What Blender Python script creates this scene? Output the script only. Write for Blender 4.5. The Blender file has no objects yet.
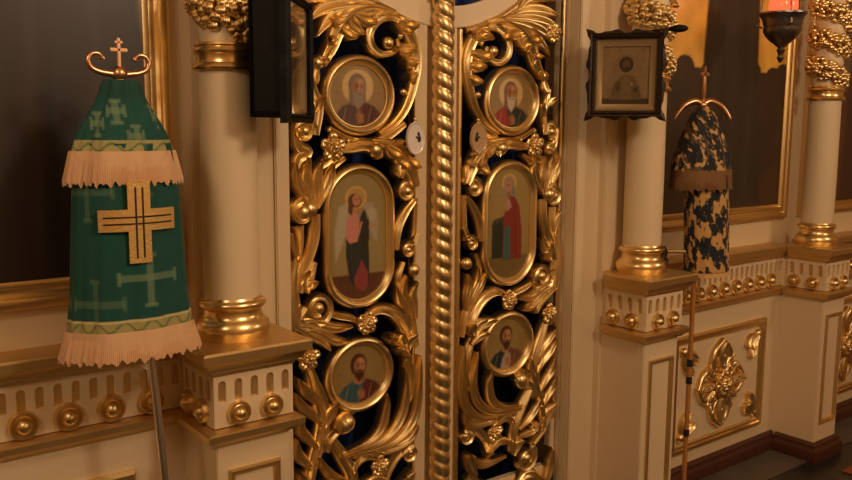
import bpy, bmesh, math, random
import numpy as np
from mathutils import Vector
random.seed(7); rng = np.random.default_rng(7)
PI = math.pi
S = bpy.context.scene
COL = S.collection

# ---------------------------------------------------------------- camera (metres; X along the screen wall, Y into it, Z up)
F, YAW, PIT, ROL = 836.0, .6568, .13398, .0065
CAM = np.array([-1.922, -2.4, 1.733])
_r = np.array([math.cos(YAW), -math.sin(YAW), 0.])
_f = np.array([math.sin(YAW)*math.cos(PIT), math.cos(YAW)*math.cos(PIT), -math.sin(PIT)])
_u = np.cross(_r, _f)
_R = _r*math.cos(ROL)+_u*math.sin(ROL); _U = -_r*math.sin(ROL)+_u*math.cos(ROL)
def at(px, py, Y=0.):
    """point of the plane Y=const seen at a photo position -> (x, z)"""
    d = _f+_R*(px-426)/F+_U*(240-py)/F
    p = CAM+d*((Y-CAM[1])/d[1])
    return float(p[0]), float(p[2])

# ---------------------------------------------------------------- colours and materials
def lin(h):
    h = h.lstrip('#'); c = [int(h[i:i+2], 16)/255 for i in (0, 2, 4)]
    return tuple(x/12.92 if x <= .04045 else ((x+.055)/1.055)**2.4 for x in c)
def new_mat(name):
    m = bpy.data.materials.new(name); m.use_nodes = True
    return m, m.node_tree, m.node_tree.nodes['Principled BSDF']
def plain(name, color, rough=.5, metal=0., bump=0., bscale=40., vary=0., coat=0.):
    m, nt, b = new_mat(name)
    c = lin(color) if isinstance(color, str) else color
    b.inputs['Base Color'].default_value = (*c, 1)
    b.inputs['Roughness'].default_value = rough
    b.inputs['Metallic'].default_value = metal
    if coat: b.inputs['Coat Weight'].default_value = coat; b.inputs['Coat Roughness'].default_value = .15
    tc = nt.nodes.new('ShaderNodeTexCoord')
    if bump:
        n = nt.nodes.new('ShaderNodeTexNoise'); n.inputs['Scale'].default_value = bscale; n.inputs['Detail'].default_value = 3
        nt.links.new(tc.outputs['Object'], n.inputs['Vector'])
        bp = nt.nodes.new('ShaderNodeBump'); bp.inputs['Strength'].default_value = bump; bp.inputs['Distance'].default_value = .004
        nt.links.new(n.outputs['Fac'], bp.inputs['Height']); nt.links.new(bp.outputs['Normal'], b.inputs['Normal'])
    if vary:
        n = nt.nodes.new('ShaderNodeTexNoise'); n.inputs['Scale'].default_value = 6; n.inputs['Detail'].default_value = 4
        nt.links.new(tc.outputs['Object'], n.inputs['Vector'])
        r = nt.nodes.new('ShaderNodeValToRGB')
        r.color_ramp.elements[0].position = .3; r.color_ramp.elements[1].position = .7
        r.color_ramp.elements[0].color = (*[x*(1-vary) for x in c], 1); r.color_ramp.elements[1].color = (*c, 1)
        nt.links.new(n.outputs['Fac'], r.inputs['Fac']); nt.links.new(r.outputs['Color'], b.inputs['Base Color'])
    return m
def painted(name, rough=.5, coat=0., metal=0., sheen=0.):
    m, nt, b = new_mat(name)
    a = nt.nodes.new('ShaderNodeAttribute'); a.attribute_name = 'Col'
    nt.links.new(a.outputs['Color'], b.inputs['Base Color'])
    b.inputs['Roughness'].default_value = rough; b.inputs['Metallic'].default_value = metal
    if coat: b.inputs['Coat Weight'].default_value = coat; b.inputs['Coat Roughness'].default_value = .2
    if sheen: b.inputs['Sheen Weight'].default_value = sheen
    return m
def glass_mat(name):
    m, nt, b = new_mat(name)
    out = nt.nodes['Material Output']
    t = nt.nodes.new('ShaderNodeBsdfTransparent'); t.inputs['Color'].default_value = (.86, .84, .8, 1)
    g = nt.nodes.new('ShaderNodeBsdfGlossy'); g.inputs['Roughness'].default_value = .03
    fr = nt.nodes.new('ShaderNodeLayerWeight'); fr.inputs['Blend'].default_value = .5
    pw = nt.nodes.new('ShaderNodeMath'); pw.operation = 'POWER'; pw.inputs[1].default_value = 4.
    sc = nt.nodes.new('ShaderNodeMath'); sc.operation = 'MULTIPLY_ADD'; sc.inputs[1].default_value = .8; sc.inputs[2].default_value = .045
    mx = nt.nodes.new('ShaderNodeMixShader')
    nt.links.new(fr.outputs['Facing'], pw.inputs[0]); nt.links.new(pw.outputs[0], sc.inputs[0]); nt.links.new(sc.outputs[0], mx.inputs['Fac']); nt.links.new(t.outputs[0], mx.inputs[1]); nt.links.new(g.outputs[0], mx.inputs[2])
    nt.links.new(mx.outputs[0], out.inputs['Surface'])
    return m
M = {}
M['cream'] = plain('cream_paint', '#e2cba6', .42, bump=.12, bscale=25)
M['gold'] = plain('burnished_gold', (.83, .61, .285), .36, 1., bump=.12, bscale=55)
M['gold_rough'] = plain('satin_gold', (.72, .51, .23), .48, 1., bump=.2, bscale=40)
M['gold_bright'] = plain('polished_gold', (.88, .65, .31), .28, 1.)
M['plaster'] = plain('room_plaster', '#c9a877', .8)
M['red_wood'] = plain('red_brown_wood', '#4f281c', .4, bump=.2, bscale=20, vary=.3, coat=.2)
M['black_wood'] = plain('black_wood', '#0f0c0a', .6, bump=.3, bscale=60)
M['brown_wood'] = plain('dark_carved_wood', '#2a1d14', .35, bump=.5, bscale=70)
M['curtain'] = plain('blue_cloth', '#122a64', .7)
M['silver'] = plain('silver', (.84, .79, .76), .33, 1.)
M['dull_silver'] = plain('tarnished_silver', (.25, .22, .20), .35, 1., bump=.4, bscale=80)
M['brass'] = plain('reddish_brass', (.68, .40, .22), .3, 1.)
M['enamel'] = plain('white_enamel', '#e9ddd4', .22, coat=.6, bump=.5, bscale=150)
M['enamel_tan'] = plain('tan_enamel', '#b9946a', .3, coat=.5, bump=.4, bscale=150)
M['gold_thread'] = plain('gold_thread', '#dcb46c', .42, .55, bump=.4, bscale=220)
M['fringe'] = plain('pale_fringe', '#dcb287', .75)
M['fringe_dark'] = plain('tan_fringe', '#7d5a33', .8)
M['dark_band'] = plain('dark_band', '#20263a', .4)
M['wood_pole'] = plain('amber_wood_pole', '#b97c3a', .35, coat=.3)
M['matboard'] = plain('tan_gilt_mat', (.66, .50, .30), .45, .2)
M['carpet'] = plain('red_carpet', '#8a4a2a', .95, bump=.8, bscale=300)
M['paint'] = painted('oil_paint', .45, coat=.25)
M['cloth_paint'] = painted('embroidered_cloth', .8, sheen=.08)
M['pane'] = glass_mat('clear_pane')
M['black_wood'].node_tree.nodes['Principled BSDF'].inputs['Specular IOR Level'].default_value = .2
m, nt, b = new_mat('red_glass')
b.inputs['Base Color'].default_value = (.9, .06, .02, 1); b.inputs['Roughness'].default_value = .15
b.inputs['Emission Color'].default_value = (1, .09, .03, 1); b.inputs['Emission Strength'].default_value = 1.7
M['red_glass'] = m
# floor: dark polished stone slabs with fine joints
m, nt, b = new_mat('dark_stone')
tc = nt.nodes.new('ShaderNodeTexCoord'); br = nt.nodes.new('ShaderNodeTexBrick')
br.inputs['Color1'].default_value = (.012, .013, .011, 1); br.inputs['Color2'].default_value = (.02, .02, .017, 1); br.inputs['Mortar'].default_value = (.004, .004, .004, 1)
br.inputs['Scale'].default_value = 2.; br.inputs['Mortar Size'].default_value = .006; br.offset = 0
nt.links.new(tc.outputs['Object'], br.inputs['Vector']); nt.links.new(br.outputs['Color'], b.inputs['Base Color']); b.inputs['Roughness'].default_value = .3
M['floor'] = m
M['grey_stone'] = plain('grey_stone', '#5e564b', .45, vary=.35)

# ---------------------------------------------------------------- mesh builder
class MB:
    def __init__(s): s.v = []; s.f = []; s.m = []; s.cm = 0; s.col = None
    def add(s, vs, fs):
        o = len(s.v); s.v += [tuple(map(float, p)) for p in vs]
        s.f += [tuple(i+o for i in f) for f in fs]; s.m += [s.cm]*len(fs); return s
    def box(s, x0, x1, y0, y1, z0, z1):
        v = [(x, y, z) for x in (x0, x1) for y in (y0, y1) for z in (z0, z1)]
        return s.add(v, [(0, 1, 3, 2), (4, 6, 7, 5), (0, 4, 5, 1), (2, 3, 7, 6), (0, 2, 6, 4), (1, 5, 7, 3)])
    def lathe(s, prof, n=32, c=(0, 0, 0), axis='z'):
        """prof: (r, h) rows; axis z up, or 'y' with h pointing to -Y"""
        vs = []; fs = []; k = len(prof)
        for i in range(n):
            a = 2*PI*i/n
            for r, h in prof:
                if axis == 'z': vs.append((c[0]+r*math.cos(a), c[1]+r*math.sin(a), c[2]+h))
                else: vs.append((c[0]+r*math.cos(a), c[1]-h, c[2]+r*math.sin(a)))
        for i in range(n):
            j = (i+1) % n
            for q in range(k-1): fs.append((i*k+q, j*k+q, j*k+q+1, i*k+q+1))
        fs.append(tuple(i*k for i in range(n))); fs.append(tuple(i*k+k-1 for i in range(n)))
        return s.add(vs, fs)
    def ball(s, c, r, n=12, k=8, sc=(1, 1, 1)):
        vs = []; fs = []
        for i in range(k+1):
            t = PI*i/k
            for j in range(n):
                a = 2*PI*j/n
                vs.append((c[0]+r*sc[0]*math.sin(t)*math.cos(a), c[1]+r*sc[1]*math.sin(t)*math.sin(a), c[2]+r*sc[2]*math.cos(t)))
        for i in range(k):
            for j in range(n):
                q = (j+1) % n
                fs.append((i*n+j, i*n+q, (i+1)*n+q, (i+1)*n+j))
        return s.add(vs, fs)
    def tube(s, pts, rad, n=10):
        pts = [np.array(p, float) for p in pts]; vs = []; fs = []; up = None
        for i, p in enumerate(pts):
            t = pts[min(i+1, len(pts)-1)]-pts[max(i-1, 0)]; t = t/(np.linalg.norm(t)+1e-12)
            if up is None: up = np.cross(t, [0, 1, 0] if abs(t[1]) < .9 else [1, 0, 0])
            up = up-t*np.dot(up, t); up /= np.linalg.norm(up)+1e-12; w = np.cross(t, up)
            r = rad[i] if isinstance(rad, (list, tuple, np.ndarray)) else rad
            for j in range(n):
                a = 2*PI*j/n; vs.append(p+r*(up*math.cos(a)+w*math.sin(a)))
        for i in range(len(pts)-1):
            for j in range(n):
                q = (j+1) % n; fs.append((i*n+j, i*n+q, (i+1)*n+q, (i+1)*n+j))
        fs.append(tuple(range(n))); fs.append(tuple((len(pts)-1)*n+j for j in range(n)))
        return s.add(vs, fs)
    def sweep(s, path, prof, closed=True, y0=0., scal=None):
        """frame along a path in the XZ plane; prof rows (offset outward, y)"""
        n = len(path); P = np.array(path, float); vs = []; fs = []; k = len(prof)
        area = sum(P[i][0]*P[(i+1) % n][1]-P[(i+1) % n][0]*P[i][1] for i in range(n))
        sg = 1 if area > 0 else -1
        for i in range(n):
            a = P[i]-P[i-1] if (closed or i > 0) else P[1]-P[0]
            b = P[(i+1) % n]-P[i] if (closed or i < n-1) else P[-1]-P[-2]
            a = a/(np.linalg.norm(a)+1e-12); b = b/(np.linalg.norm(b)+1e-12)
            na = np.array([a[1], -a[0]])*sg; nb = np.array([b[1], -b[0]])*sg
            m = na+nb; m = m/max(np.dot(m, na), .2)
            sc = scal[i] if scal is not None else 0
            for o, y in prof: vs.append((P[i][0]+m[0]*(o+(sc if o > 0 else 0)), y0+y, P[i][1]+m[1]*(o+(sc if o > 0 else 0))))
        for i in range(n if closed else n-1):
            j = (i+1) % n
            for q in range(k): fs.append((i*k+q, j*k+q, j*k+(q+1) % k, i*k+(q+1) % k))
        if not closed: fs.append(tuple(range(k))); fs.append(tuple((n-1)*k+q for q in range(k)))
        return s.add(vs, fs)
    def wrap(s, plan, prof):
        """moulding that wraps an open plan polyline (x, y), profile rows (out, z); out is to the right of travel"""
        P = np.array(plan, float); n = len(P); k = len(prof); vs = []; fs = []
        for i in range(n):
            a = P[i]-P[i-1] if i > 0 else P[1]-P[0]; b = P[i+1]-P[i] if i < n-1 else P[-1]-P[-2]
            a /= np.linalg.norm(a); b = b/np.linalg.norm(b)
            na = np.array([a[1], -a[0]]); nb = np.array([b[1], -b[0]]); m = na+nb; m /= max(np.dot(m, na), .2)
            for o, z in prof: vs.append((P[i][0]+m[0]*o, P[i][1]+m[1]*o, z))
        for i in range(n-1):
            for q in range(k): fs.append((i*k+q, (i+1)*k+q, (i+1)*k+(q+1) % k, i*k+(q+1) % k))
        fs.append(tuple(range(k))); fs.append(tuple((n-1)*k+q for q in range(k)))
        return s.add(vs, fs)
    def prism(s, poly, y0, y1):
        n = len(poly); vs = [(x, y0, z) for x, z in poly]+[(x, y1, z) for x, z in poly]
        return s.add(vs, [tuple(range(n)), tuple(range(n, 2*n))]+[(i, (i+1) % n, n+(i+1) % n, n+i) for i in range(n)])
    def flipx(s): s.v = [(-x, y, z) for x, y, z in s.v]; return s
    def build(s, name, mat, parent=None, bevel=0., smooth=True, ang=38, loc=None):
        me = bpy.data.meshes.new(name)
        vs = s.v
        if loc is not None: vs = [(x-loc[0], y-loc[1], z-loc[2]) for x, y, z in vs]
        me.from_pydata(vs, [], s.f)
        mats = mat if isinstance(mat, (list, tuple)) else [mat]
        for q in mats: me.materials.append(q)
        if len(mats) > 1: me.polygons.foreach_set('material_index', s.m)
        bm = bmesh.new(); bm.from_mesh(me)
        bmesh.ops.recalc_face_normals(bm, faces=bm.faces)
        if bevel: bmesh.ops.bevel(bm, geom=list(bm.edges), offset=bevel, segments=2, affect='EDGES', clamp_overlap=True)
        bm.to_mesh(me); bm.free()
        if smooth:
            me.polygons.foreach_set('use_smooth', [True]*len(me.polygons)); me.set_sharp_from_angle(angle=math.radians(ang))
        if s.col is not None:
            a = me.color_attributes.new('Col', 'FLOAT_COLOR', 'POINT')
            c = np.ones((len(me.vertices), 4), np.float32); c[:, :3] = s.col; a.data.foreach_set('color', c.ravel())
        o = bpy.data.objects.new(name, me); COL.objects.link(o)
        if loc is not None: o.location = loc
        if parent is not None:
            o.parent = parent
            if parent.type == 'EMPTY' or loc is None:
                pl = world_loc(parent); base = Vector(loc) if loc is not None else Vector((0, 0, 0)); o.location = base-pl
        return o
def world_loc(o):
    l = Vector(o.location)
    while o.parent is not None: o = o.parent; l += Vector(o.location)
    return l
def tag(o, label=None, cat=None, group=None, kind=None):
    if label: o['label'] = label
    if cat: o['category'] = cat
    if group: o['group'] = group
    if kind: o['kind'] = kind
    return o
def thing(name, label, cat, loc=(0, 0, 0), group=None):
    o = bpy.data.objects.new(name, None); COL.objects.link(o); o.location = loc; o.empty_display_size = .1
    return tag(o, label, cat, group)
def struct(mb, name, mat, bevel=0.): return tag(mb.build(name, mat, None, bevel), kind='structure')
def catmull(P, n=8):
    P = [np.array(p, float) for p in P]
    if len(P) < 3: return [P[0]+(P[-1]-P[0])*i/n for i in range(n+1)]
    Q = [2*P[0]-P[1]]+P+[2*P[-1]-P[-2]]; out = []
    for i in range(1, len(Q)-2):
        for j in range(n):
            t = j/n
            out.append(.5*(2*Q[i]+(Q[i+1]-Q[i-1])*t+(2*Q[i-1]-5*Q[i]+4*Q[i+1]-Q[i+2])*t*t+(3*Q[i]-Q[i-1]-3*Q[i+1]+Q[i+2])*t**3))
    out.append(P[-1]); return out

# ---------------------------------------------------------------- carved ornament, laid out in the XZ plane, relief towards -Y
PROF = {
 'round': lambda s: math.sqrt(max(0, 1-s*s)),
 'groove': lambda s: math.sqrt(max(0, 1-s*s))*(1-.45*math.exp(-(s/.28)**2)),
 'fluted': lambda s: math.sqrt(max(0, 1-s*s))*(.80+.20*math.cos(s*PI*2.6)),
 'channel': lambda s: (1-abs(s)**8)*(.45+.55*abs(s)**2),
}
def strip(mb, path, w, H, y0=0., prof='round', ns=10, n=8, tip=0., back=.012, rise=None):
    """path: (x, z) points; w: half width as number, list of key values or function of t"""
    P = catmull(path, n); N = len(P)
    if callable(w): wf = w
    elif isinstance(w, (list, tuple)): wf = lambda t: float(np.interp(t, np.linspace(0, 1, len(w)), w))
    else: wf = lambda t: w
    pf = PROF[prof]; vs = []; fs = []; K = ns+3
    for i, p in enumerate(P):
        t = i/(N-1); d = P[min(i+1, N-1)]-P[max(i-1, 0)]; d = d/(np.linalg.norm(d)+1e-12); nn = np.array([-d[1], d[0]])
        W = max(wf(t), .0006); e = (min(1, W/.004))*(rise(t) if rise else 1)+tip*t*t
        for j in range(ns+1):
            s = -1+2*j/ns; q = p+nn*s*W
            vs.append((q[0], y0-.002-H*pf(s)*e, q[1]))
        for s in (1, -1): q = p+nn*s*W*.96; vs.append((q[0], y0+back, q[1]))
    for i in range(N-1):
        for j in range(K):
            q = (j+1) % K; fs.append((i*K+j, i*K+q, (i+1)*K+q, (i+1)*K+j))
    fs.append(tuple(range(K))); fs.append(tuple((N-1)*K+j for j in range(K)))
    mb.add(vs, fs); return P
def lobe(mb, base, d, L, W, H, bend=0., y0=0., tip=.5):
    d = np.array(d)/np.linalg.norm(d); nn = np.array([-d[1], d[0]]); b = np.array(base)
    strip(mb, [b, b+d*L*.35+nn*bend*L*.03, b+d*L*.7+nn*bend*L*.14, b+d*L+nn*bend*L*.36], lambda t: W*max(.04, math.sin(PI*(.09+.86*t**1.25)))**.7, H, y0, 'groove', 10, 5, tip=tip)
def acanthus(mb, path, W, H, nl=4, y0=0., sides=(1, -1), end=True, a0=62, a1=26):
    P = strip(mb, path, [W*.34, W*.42, W*.34, W*.2], H*1.15, y0, 'fluted', 10, 8)
    N = len(P)
    for sd in sides:
        for i in range(nl):
            t = .1+.78*i/max(1, nl-1); q = int(t*(N-1)); p = P[q]; d = P[min(q+1, N-1)]-P[max(q-1, 0)]; d /= np.linalg.norm(d)
            a = math.radians(a0+(a1-a0)*t)*sd; dd = np.array([d[0]*math.cos(a)-d[1]*math.sin(a), d[0]*math.sin(a)+d[1]*math.cos(a)])
            lobe(mb, p-d*W*.15, dd, W*(1.25-.45*t), W*.36, H, -sd*.7, y0-.002*i, .45*H/.02)
    if end:
        d = P[-1]-P[-4]; lobe(mb, P[-3], d, W*.9, W*.36, H, .2, y0-.004, .5)
def volute(mb, c, r0, r1, a0, turns, w0, w1, H, y0=0., prof='channel', n=26):
    pts = []
    N = int(n*abs(turns))
    for i in range(N+1):
        t = i/N; a = a0+2*PI*turns*t; r = r0+(r1-r0)*t**.85; pts.append((c[0]+r*math.cos(a), c[1]+r*math.sin(a)))
    strip(mb, pts, lambda t: w0+(w1-w0)*t, H, y0, prof, 8, 1); return pts
def boss(mb, c, r, y0=0., H=None):
    mb.ball((c[0], y0-.004, c[1]), r, 14, 10, (1, (H or r)/r, 1))
def rosette(mb, c, r, H, y0=0., n=5, rot=.3):
    """cupped flower: rounded petals with a crease, inner petals and a bead"""
    for rr, hh, off, k in ((.62, .55, 0., n), (.30, 1.05, PI/n, n)):
        for i in range(k):
            a = rot+off+2*PI*i/k; d = np.array([math.cos(a), math.sin(a)]); t = np.array([-d[1], d[0]]); p = np.array(c)+d*r*rr
            q = .40*r if rr > .5 else .26*r; vs = []; fs = []; N, K = 14, 8
            for u in range(K+1):
                th = PI*u/K
                for v in range(N):
                    ph = 2*PI*v/N; e1 = q*math.sin(th)*math.cos(ph); e2 = q*1.05*math.sin(th)*math.sin(ph); dep = math.cos(th)*H*.75
                    if dep > 0: dep *= .55+.45*min(1, (abs(e2)/(q*.45)))*1.
                    g = p+d*e1+t*e2; vs.append((g[0], y0-H*hh-dep-(.25*H*(e1/q) if rr > .5 else 0), g[1]))
            for u in range(K):
                for v in range(N): w = (v+1) % N; fs.append((u*N+v, u*N+w, (u+1)*N+w, (u+1)*N+v))
            mb.add(vs, fs)
    mb.ball((c[0], y0-H*1.6, c[1]), r*.2, 12, 8)
    mb.lathe([(.001, 0), (r*.5, 0), (r*.4, H), (.001, H*1.4)], 16, (c[0], y0, c[1]), 'y')

# ---------------------------------------------------------------- painting helper: colours evaluated at mesh points (u, v in 0..1, v up)
class Paint:
    def __init__(s, u, v, base, asp=1.):
        s.u = u; s.v = v; s.asp = asp; s.c = np.tile(np.array(lin(base), np.float32), (len(u), 1))
    def mix(s, mask, col, op=1.):
        m = (np.clip(mask, 0, 1)*op)[:, None]; s.c = s.c*(1-m)+np.array(lin(col))*m; return s
    def ell(s, cx, cy, rx, ry, col, soft=.12, op=1., rot=0.):
        x = (s.u-cx); y = (s.v-cy)*s.asp; ca, sa = math.cos(rot), math.sin(rot)
        xx = x*ca+y*sa; yy = -x*sa+y*ca; d = np.sqrt((xx/rx)**2+(yy/(ry*s.asp))**2)
        return s.mix((1-d)/soft+.5, col, op)
    def ring(s, cx, cy, r, w, col, op=1.):
        d = np.abs(np.hypot(s.u-cx, (s.v-cy)*s.asp)-r); return s.mix((w-d)/(.5*w)+.5, col, op)
    def poly(s, pts, col, soft=.012, op=1.):
        P = np.array(pts, float); n = len(P); x, y = s.u, s.v
        ins = np.zeros(len(x), bool); dm = np.full(len(x), 9.)
        for i in range(n):
            a = P[i]; b = P[(i+1) % n]
            c = ((a[1] > y) != (b[1] > y)) & (x < (b[0]-a[0])*(y-a[1])/(b[1]-a[1]+1e-12)+a[0]); ins ^= c
            ab = b-a; t = np.clip(((x-a[0])*ab[0]+(y-a[1])*ab[1])/(ab@ab+1e-12), 0, 1)
            dm = np.minimum(dm, np.hypot(x-a[0]-t*ab[0], (y-a[1]-t*ab[1])*s.asp))
        return s.mix(np.where(ins, dm, -dm)/soft+.5, col, op)
    def line(s, pts, w, col, op=1.):
        x, y = s.u, s.v; dm = np.full(len(x), 9.)
        for a, b in zip(pts[:-1], pts[1:]):
            a = np.array(a); b = np.array(b); ab = b-a; t = np.clip(((x-a[0])*ab[0]+(y-a[1])*ab[1])/(ab@ab+1e-12), 0, 1)
            dm = np.minimum(dm, np.hypot(x-a[0]-t*ab[0], (y-a[1]-t*ab[1])*s.asp))
        return s.mix((w-dm)/(w*.6)+.5, col, op)
    def grain(s, k, amp, seed=0):
        s.c = np.clip(s.c*(1+amp*noise(s.u*k, s.v*k*s.asp, seed))[:, None], 0, 1); return s
def noise(x, y, seed=0, oct=3):
    r = np.random.default_rng(seed+100); o = np.zeros_like(x)
    for k in range(oct):
        for q in range(5):
            a = r.uniform(0, 2*PI); f = (1.8**k)*r.uniform(.7, 1.4)
            o += np.sin((x*math.cos(a)+y*math.sin(a))*f*2*PI+r.uniform(0, 6.28))/(1.6**k)
    return o/5.
def panel(rows, nx, y):
    """flat painted mesh: rows of (z, x0, x1); returns MB and u, v arrays"""
    mb = MB(); nz = len(rows)
    for z, x0, x1 in rows:
        for i in range(nx): mb.v.append((x0+(x1-x0)*i/(nx-1), y, z))
    for j in range(nz-1):
        for i in range(nx-1):
            a = j*nx+i; mb.f.append((a, a+1, a+nx+1, a+nx)); mb.m.append(0)
    A = np.array(mb.v); x, z = A[:, 0], A[:, 2]
    return mb, (x-x.min())/(x.max()-x.min()), (z-z.min())/(z.max()-z.min()), (z.max()-z.min())/(x.max()-x.min())
def back_it(mb, dy):
    """gives a painted sheet its board thickness"""
    n = len(mb.v); A = mb.v[:]; mb.v += [(x, y+dy, z) for x, y, z in A]; mb.f += [tuple(i+n for i in reversed(f)) for f in mb.f[:]]
    mb.m = [0]*len(mb.f); mb.col = np.vstack([mb.col, mb.col*0+np.array(lin('#3a2a1c'))]); return mb

# ================================================================ SETTING
WZ = 3.7
mb = MB().box(-5, 5.5, -4.6, .9, -.08, 0); struct(mb, 'floor', M['floor'])
mb = MB()
for a, b_ in ((-5, -1.03), (1.03, 2.265), (2.495, 5.5)): mb.box(a, b_, -.30, -.05, 0, .006)
struct(mb, 'trim_1', M['grey_stone'])
struct(MB().box(-5, 5.5, -4.6, .9, WZ, WZ+.08), 'ceiling', M['plaster'])
struct(MB().box(-5, 5.5, -4.7, -4.6, 0, WZ), 'wall_front', M['plaster'])
struct(MB().box(-5.1, -5, -4.7, .9, 0, WZ), 'wall_left', M['plaster'])
struct(MB().box(5.5, 5.6, -4.7, .9, 0, WZ), 'wall_right', M['plaster'])
struct(MB().box(-5, 5.5, .8, .9, 0, WZ), 'wall_altar', M['plaster'])
OP = .66                                                # half width of the royal doorway
mb = MB().box(-5, -OP, 0, .14, 0, WZ).box(OP, 5.5, 0, .14, 0, WZ).box(-OP, OP, 0, .14, 3.0, WZ)
mb.box(-OP-.2, -OP, -.05, .0, 0, 3.2).box(OP, OP+.2, -.05, .0, 0, 3.2)
mb.box(-.98, -OP-.1, -.07, 0, 0, WZ).box(OP+.15, .975, -.085, 0, 0, WZ)
struct(mb, 'wall_back', M['cream'], .004)
for k, sx in ((2, -1), (3, 1)):                         # slim raised architrave on each jamb
    mb = MB().box(min(sx*OP, sx*(OP+.05)), max(sx*OP, sx*(OP+.05)), -.062, -.05, 0, 3.0); struct(mb, 'trim_%d' % k, M['cream'], .004)

# ================================================================ PEDESTALS AND DADO
CORN = [(0, 1.06), (.012, 1.06), (.016, 1.07), (.03, 1.078), (.036, 1.095), (.05, 1.104), (.052, 1.128), (.046, 1.134), (0, 1.134)]
CORN2 = [(0, .862), (.012, .864), (.02, .873), (.034, .882), (.036, .900), (.026, .906), (.014, .910), (0, .914)]
SKIRT = [(0, 0), (.03, 0), (.03, .055), (.024, .066), (.018, .074), (.018, .09), (.008, .102), (0, .104)]
def frame_rect(mb, x0, x1, z0, z1, y, w=.022, d=.014):
    mb.sweep([(x0, z0), (x1, z0), (x1, z1), (x0, z1)], [(0, y), (0, y-d*.6), (-w*.2, y-d), (-w*.45, y-d*.95), (-w*.55, y-d*.5), (-w*.8, y-d*.55), (-w, y-d*.15), (-w, y)])
def flutes(mb, a, b, y, n, face='y', zl=.985, zh=1.045):
    """cream arcade plate with n round-headed slots, 8 mm proud of its gilt ground"""
    pit = (b-a)/n; hw = pit*.24; q = []
    def put(poly):
        if face == 'y': mb.prism(poly, y, y-.008)
        else:
            k = MB().prism(poly, 0, .008); mb.add([(y-v[1], v[0], v[2]) for v in k.v], k.f)
    put([(a, .914), (b, .914), (b, zl), (a, zl)])
    for i in range(n+1):
        l = a if i == 0 else a+pit*(i-.5)+hw; r = b if i == n else a+pit*(i+.5)-hw
        pts = [(l, zl), (r, zl), (r, zh-hw)]
        if i < n: pts += [(r+hw*(1-math.cos(t)), zh-hw+hw*math.sin(t)) for t in (.4, .8, 1.2, PI/2)]
        pts += [(pts[-1][0], 1.06)]
        e = l-hw if i > 0 else l
        pts += [(e, 1.06)]
        if i > 0: pts += [(l-hw*(1-math.cos(t)), zh-hw+hw*math.sin(t)) for t in (PI/2, 1.2, .8, .4)]
        pts += [(l, zh-hw)]
        put(pts)
BOSS = [(0, .030), (.2, .029), (.38, .025), (.5, .018), (.58, .009), (.64, .008), (.72, .011), (.8, .015), (.9, .015), (.97, .009), (1., 0)]
def add_boss(root, x, y, z, r, face='y'):
    k = MB().lathe([(max(a*r, .0004), h*r/.034) for a, h in BOSS[::-1]], 24, (0, 0, 0), 'y')
    if face == 'y': v = [(x+a, y+b, z+c) for a, b, c in k.v]
    else: v = [(x+b, y-a, z+c) for a, b, c in k.v]
    MB().add(v, k.f).build('boss', M['gold'], root, loc=(x, y, z))
YD = -.07
def pedestal(cx, label, hw=.112):
    root = thing('pedestal', label, 'pedestal', (cx, -.19, 0), 'column pedestals of the icon screen')
    x0, x1, yf = cx-hw, cx+hw, -.31
    MB().box(x0, x1, yf, 0, .0, 1.062).build('body', M['cream'], root, .003)
    plan = [(x0, YD-.053), (x0, yf), (x1, yf), (x1, YD-.053)]
    # travel left side -> front -> right side: outward is to the right of travel
    mb = MB().wrap(plan, CORN); mb.box(x0, x1, yf, YD-.003, 1.058, 1.134); mb.build('cornice', M['gold_rough'], root)
    MB().wrap([(x0, YD-.037), (x0, yf), (x1, yf), (x1, YD-.037)], CORN2).build('lower_moulding', M['gold_rough'], root)
    MB().wrap([(x0, YD-.0305), (x0, yf), (x1, yf), (x1, YD-.0305)], SKIRT).build('skirting', M['red_wood'], root)
    mb = MB(); flutes(mb, x0-.008, x1+.008, yf-.002, 5); flutes(mb, yf-.002, -.11, x0-.002, 4, 'x')
    k = MB(); flutes(k, yf-.002, -.11, 0, 4, 'x'); mb.add([(x1+.002-v[0], v[1], v[2]) for v in k.v], k.f)
    mb.build('fluted_frieze', M['cream'], root)
    mb = MB().box(x0-.002, x1+.002, yf-.002, -.1, .972, 1.056); mb.build('frieze_ground', M['gold_rough'], root)
    for dx in (-.05, .05): add_boss(root, cx+dx, yf-.01, .95, .035)
    for yy in (-.255, -.155): add_boss(root, x0-.01, yy, .95, .035, 'x')
    mb = MB(); frame_rect(mb, cx-.078, cx+.078, .2, .785, yf, .02); mb.build('panel_frame', M['gold_rough'], root)
    return root
pedestal(-.92, 'cream and gilt pedestal under the column left of the carved doors')
pedestal(.93, 'cream and gilt pedestal under the column just right of the carved doors')
pedestal(2.38, 'cream and gilt pedestal under the rightmost column with grapevine carving')

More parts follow.
